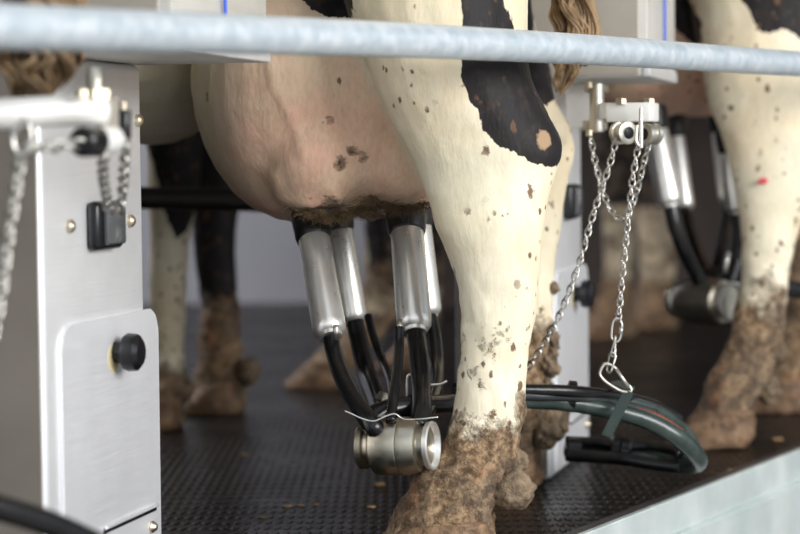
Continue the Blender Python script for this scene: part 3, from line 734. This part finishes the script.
tubeo('air_hose', [P(566, 441, 2.6), P(600, 443, 2.59), P(622, 446, 2.58), P(650, 446, 2.575), P(672, 450, 2.56), P(680, 455, 2.55)], .0062, 'rubber', hb)
tubeo('air_hose', [P(566, 455, 2.58), P(600, 457, 2.57), P(625, 459, 2.56), P(655, 464, 2.555), P(680, 467, 2.55)], .0075, 'rubber', hb)
latheo('clamp_band', P(567, 396, 2.425), P(576, 397, 2.425), [(0, .0145), (.1, .0175), (.9, .0175), (1, .0145)], 'rubber', hb, 24)
latheo('clamp_band', P(611, 449, 2.585), P(632, 452, 2.58), [(0, .0145), (.1, .0172), (.45, .0175), (.5, .016), (.55, .0175), (.9, .0172), (1, .0145)], 'rubber', hb, 24)
latheo('hose_cuff', P(566, 449, 2.59), P(582, 449, 2.59), [(0, .011), (.1, .0135), (.9, .0135), (1, .011)], 'rubber', hb, 24)
# strap plate holding the hoses
A = P(629, 391, 2.40); B = P(606, 437, 2.385)
ax = (B - A).normalized(); w = Vector((.92, -.05, .35)); w = (w - ax * w.dot(ax)).normalized(); n = ax.cross(w)
def slab(A, B, w, n, hw, th):
    bm = bmesh.new(); vs = []
    for q in (A, B):
        for i, j in ((-1, -1), (1, -1), (1, 1), (-1, 1)): vs.append(bm.verts.new(q + w * hw * i + n * th * j))
    for f in ((3, 2, 1, 0), (4, 5, 6, 7), (0, 1, 5, 4), (1, 2, 6, 5), (2, 3, 7, 6), (3, 0, 4, 7)): bm.faces.new([vs[i] for i in f])
    bmesh.ops.bevel(bm, geom=bm.edges[:], offset=min(hw, th) * .5, segments=2, affect='EDGES'); return bm
bm = slab(A, B, w, n, .0058, .0016)
st = link('hose_strap', tomesh(bm), 'strap', None); autosmooth(st); tag(st, 'green-grey strap plate clasping the hoses below the carabiner', 'strap')
bm = slab(A + ax * -.002, A + Vector((-.012, .05, .004)), Vector((1, 0, .3)).normalized(), Vector((0, .2, 1)).normalized(), .006, .0018)
o = link('strap_hook', tomesh(bm), 'strap', st); autosmooth(o)

# ---------------------------------------------------------------- chains
def link_mesh(pitch, wire, width):
    hl = pitch * .5 + wire * .9; r = width / 2 - wire / 2; hs = hl - wire / 2 - r
    pts = []
    for k in range(9): a = -PI / 2 + PI * k / 8; pts.append(Vector((hs + r * math.cos(a), r * math.sin(a), 0)))
    for k in range(9): a = PI / 2 + PI * k / 8; pts.append(Vector((-hs + r * math.cos(a), r * math.sin(a), 0)))
    bm = bmesh.new(); RL = []; N = len(pts)
    for i, p in enumerate(pts):
        t = (pts[(i + 1) % N] - pts[i - 1]).normalized(); a = Vector((0, 0, 1)); b_ = t.cross(a)
        z = .0
        RL.append([p + (a * math.cos(2 * PI * k / 8) + b_ * math.sin(2 * PI * k / 8)) * wire / 2 for k in range(8)])
    rings(bm, RL, closed=True)
    # curb twist
    for v in bm.verts:
        ang = v.co.x / hl * .55; c, s = math.cos(ang), math.sin(ang)
        v.co = Vector((v.co.x, v.co.y * c - v.co.z * s, v.co.y * s + v.co.z * c))
    me = tomesh(bm, 'chain_link'); me.materials.append(M['chain'])
    me.polygons.foreach_set('use_smooth', [True] * len(me.polygons)); return me
LM = link_mesh(.0082, .0022, .0084)
LM3 = link_mesh(.0088, .0032, .0108)
def chain(label, pts, pitch=.0082, me=LM, seed=0):
    rnd = random.Random(seed)
    pts = [Vector(p) for p in pts]
    root = empty('hanging_chain', (0, 0, 0)); tag(root, label, 'chain', 'steel chains')
    C = crom(pts, 40) if len(pts) > 2 else [pts[0].lerp(pts[1], i / 200) for i in range(201)]
    out = [C[0]]; acc = 0
    for a, b_ in zip(C, C[1:]):
        L = (b_ - a).length; acc += L
        if acc >= pitch: out.append(b_.copy()); acc -= pitch
    hint = Vector((0, 1, 0))
    for i in range(len(out) - 1):
        a, b_ = out[i], out[i + 1]; t = (b_ - a).normalized()
        y = hint.cross(t).normalized(); z = t.cross(y)
        R = Matrix((t, y, z)).transposed()
        R = R @ Matrix.Rotation((.55 if i % 2 else -1.02) + rnd.uniform(-.12, .12), 3, 'X')
        o = bpy.data.objects.new('chain_link', me); COL.objects.link(o); o.parent = root
        o.matrix_local = Matrix.Translation((a + b_) / 2) @ R.to_4x4()
    return root
chain('chain running down left from the front roller to behind the cow leg', [P(617, 136, 2.42), P(611, 160, 2.42), P(603, 185, 2.42), P(592, 218, 2.42), P(577, 270, 2.42), P(556, 322, 2.43), P(527, 370, 2.45)], seed=1)
chain('chain loop sagging between the bracket pivot and the second roller', [P(591, 137, 2.52), P(595, 160, 2.51), P(602, 188, 2.50), P(610, 208, 2.49), P(620, 220, 2.48), P(629, 212, 2.47), P(637, 190, 2.46), P(643, 165, 2.45), P(650, 140, 2.44)], seed=2)
chain('straight chain from the bracket pin down to the carabiner on the hoses', [P(639, 142, 2.40), P(634, 170, 2.40), P(630, 200, 2.40), P(626, 240, 2.40), P(621, 290, 2.40), P(618, 322, 2.40)], seed=3)
ql = empty('quick_link', (0, 0, 0)); tag(ql, 'small oblong steel quick link at the bottom of the straight chain', 'link')
def loopo(name, pts, r, mat, parent):
    pts = crom([Vector(p) for p in pts] + [Vector(pts[0])], 6)[:-1]
    bm = bmesh.new(); N = len(pts); RL = []
    for i, p in enumerate(pts):
        t = (pts[(i + 1) % N] - pts[i - 1]).normalized(); a = Vector((0, 1, 0)); a = (a - t * a.dot(t)).normalized(); b_ = t.cross(a)
        RL.append([p + (a * math.cos(2 * PI * k / 10) + b_ * math.sin(2 * PI * k / 10)) * r for k in range(10)])
    rings(bm, RL, closed=True); return link(name, tomesh(bm), mat, parent)
loopo('link_body', [P(x, y, 2.40) for x, y in ((613, 322), (616, 318.5), (620, 320), (622, 325), (621, 335), (618.5, 341), (614.5, 341.5), (611.5, 337), (612, 328))], .0012, 'chain', ql)
tubeo('link_nut', [P(621.5, 327, 2.40), P(620.8, 334, 2.40)], .0022, 'chain', ql, seg=6)
LM2 = link_mesh(.020, .0025, .0095)
chain('short chain of long links between the quick link and the carabiner', [P(615.5, 338, 2.40), P(612, 358, 2.40), P(608.5, 373, 2.40)], .018, LM2, 4)
cb = empty('carabiner', (0, 0, 0)); tag(cb, 'pear-shaped steel carabiner clipped to the strap above the hoses', 'carabiner')
loopo('hook_body', [P(x, y, 2.40) for x, y in ((601, 369), (605, 364), (611, 365), (616, 369), (623, 380), (630, 387), (631, 391), (627, 392), (619, 390), (606, 382), (600, 375))], .0018, 'zinc', cb)
tubeo('hook_gate', [P(616, 369, 2.397), P(629, 388, 2.397)], .0021, 'zinc', cb)

# chain bracket (centre)
def vcyl(name, px, y0, y1, d, r, mat, parent, seg=24, prof=None):
    return latheo(name, P(px, y0, d), P(px, y1, d), prof or [(0, r * .9), (.05, r), (.95, r), (1, r * .9)], mat, parent, seg)
def pbox(name, x0, x1, y0, y1, d, dep, mat, parent, rz=RZ, bev=.0015):
    c = P((x0 + x1) / 2, (y0 + y1) / 2, d); hx = (x1 - x0) / 2 / FPX * d; hz = (y1 - y0) / 2 / FPX * d
    bm = box_bm(-hx, hx, -dep / 2, dep / 2, -hz, hz, bev, 2)
    bm.transform(Matrix.Translation(c) @ Matrix.Rotation(rz, 4, 'Z'))
    o = link(name, tomesh(bm), mat, parent); autosmooth(o); return o
br = empty('chain_bracket', (0, 0, 0)); tag(br, 'sharp cast steel bracket with two rollers and pivot pin, chains hanging from it', 'bracket', 'chain brackets')
pbox('mounting_plate', 566, 600, 84, 128, 2.70, .006, 'box', br)
vcyl('pivot_pin', 597, 84, 132, 2.58, .0088, 'zinc', br)
pbox('upper_lug', 586, 607, 86, 93, 2.60, .03, 'zinc', br)
pbox('lower_lug', 584, 606, 121, 130, 2.60, .03, 'zinc', br)
vcyl('pin_nut', 589, 82, 88, 2.55, .004, 'bolt', br, 6); vcyl('pin_nut', 589, 130, 136, 2.55, .004, 'bolt', br, 6)
pbox('link_arm', 600, 622, 103, 119, 2.57, .02, 'box', br)
pbox('block', 610, 655, 103, 122, 2.44, .045, 'whitebar', br, RZ - .1, .002)
for x in (621, 649): vcyl('bolt', x, 98.5, 104.5, 2.42, .0062, 'bolt', br, 6); 
def roller(parent, px, py, d, r, dirv, L=.02):
    c = P(px, py, d); dv = Vector(dirv).normalized()
    e = latheo('roller', c - dv * L / 2, c + dv * L / 2, [(0, r * .45), (.0, r * .80), (.04, r), (.3, r), (.34, r * .82), (.66, r * .82), (.70, r), (.96, r), (1, r * .8), (1, r * .45)], 'zinc', parent, 28)
    latheo('roller_core', c - dv * (L / 2 + .0012), c + dv * (L / 2 + .0012), [(0, r * .35), (.03, r * .55), (.97, r * .55), (1, r * .3)], 'plastic', e, 24)
roller(br, 623, 133, 2.42, .0125, (.55, -.83, 0)); roller(br, 650, 134, 2.42, .0118, (.75, .65, 0))
vcyl('shackle_pin', 641, 108, 148, 2.395, .0024, 'cup', br); tubeo('shackle_pin', [P(637, 125, 2.395), P(636, 140, 2.395), P(640, 147, 2.395)], .0018, 'cup', br)

# chain bracket (left, near and out of focus)
bl = empty('chain_bracket', (0, 0, 0)); tag(bl, 'blurred steel chain bracket with thick bar in front of the left post', 'bracket', 'chain brackets')
tubeo('arm_bar', [P(-110, 118, 1.60), P(0, 114, 1.62), P(55, 111, 1.64), P(104, 110, 1.66)], .0118, 'whitebar', bl)
vcyl('pivot_pin', 95, 68, 100, 1.67, .0062, 'zinc', bl); vcyl('pin_nut', 96, 90, 100, 1.655, .012, 'bolt', bl, 6); vcyl('pin_nut', 82, 90, 98, 1.63, .005, 'bolt', bl, 6)
pbox('block', 98, 113, 96, 130, 1.68, .03, 'beige', bl)
latheo('roller', P(96, 141, 1.635), P(114, 139, 1.67), [(0, .009), (.1, .0102), (.9, .0102), (1, .0085)], 'whitebar', bl, 24)
latheo('roller_core', P(81, 142, 1.615), P(96.5, 141, 1.64), [(0, .0085), (.1, .0112), (.9, .0118), (1, .008)], 'plastic', bl, 24)
vcyl('rubber_bush', 124, 110, 138, 1.73, .0056, 'plastic', bl); vcyl('pin_nut', 123, 102, 112, 1.73, .003, 'bolt', bl)
loopo('eye_ring', [P(x, y, 1.58) for x, y in ((17, 128), (22, 121), (28, 124), (31, 135), (28, 150), (20, 155), (14, 148), (13, 136))], .0020, 'chain', bl)
chain('blurred chain falling down the left edge of the picture', [P(21, 152, 1.60), P(16, 190, 1.60), P(8, 240, 1.60), P(0, 300, 1.60), P(-10, 350, 1.60)], pitch=.0088, me=LM3, seed=5)
chain('blurred level chain joining the eye ring to the left roller', [P(26, 148, 1.58), P(50, 147, 1.60), P(88, 143, 1.62)], pitch=.0088, me=LM3, seed=6)
chain('blurred chain falling from the left roller over the black latch', [P(103, 150, 1.69), P(103, 175, 1.74), P(107, 200, 1.8), P(110, 214, 1.83)], pitch=.0088, me=LM3, seed=7)
chain('blurred chain falling from the black bush over the latch of the left post', [P(125, 138, 1.73), P(124, 165, 1.76), P(122, 190, 1.80), P(119, 213, 1.82)], pitch=.0088, me=LM3, seed=8)

# crumbs on the mat
CR = ['tan crumb on the mat, left one of the pair below the cluster', 'tan crumb on the mat, middle of the three below the cluster', 'tan crumb on the mat left of the centre cow hoof', 'straw chip on the mat just under the steel claw',
      'pale crumb on the mat under the right cow hoof, near the rim', 'crumb on the mat farthest back, beyond the left post', 'largest tan crumb, on the mat right of the right cow hoof', 'tiny crumb on the mat nearest the left post', 'tan crumb on the mat, right of the three below the cluster']
for k, (x, y, s) in enumerate([(288, 507, .004), (300, 506, .003), (371, 508, .004), (379, 486, .006), (731, 471, .004), (245, 455, .004), (777, 441, .007), (262, 518, .003), (316, 505, .003)]):
    g = G(x, y); bm = bmesh.new(); bmesh.ops.create_icosphere(bm, subdivisions=2, radius=1)
    for v in bm.verts: v.co = Vector((v.co.x * s * 1.4, v.co.y * s, v.co.z * s * .4)) * (1 + .4 * noise.noise(v.co * 2 + Vector((k, 0, 0)))) + Vector((g.x, g.y, s * .35))
    o = link('straw_crumb', tomesh(bm), 'straw'); tag(o, CR[k], 'crumb', 'crumbs on the mat')
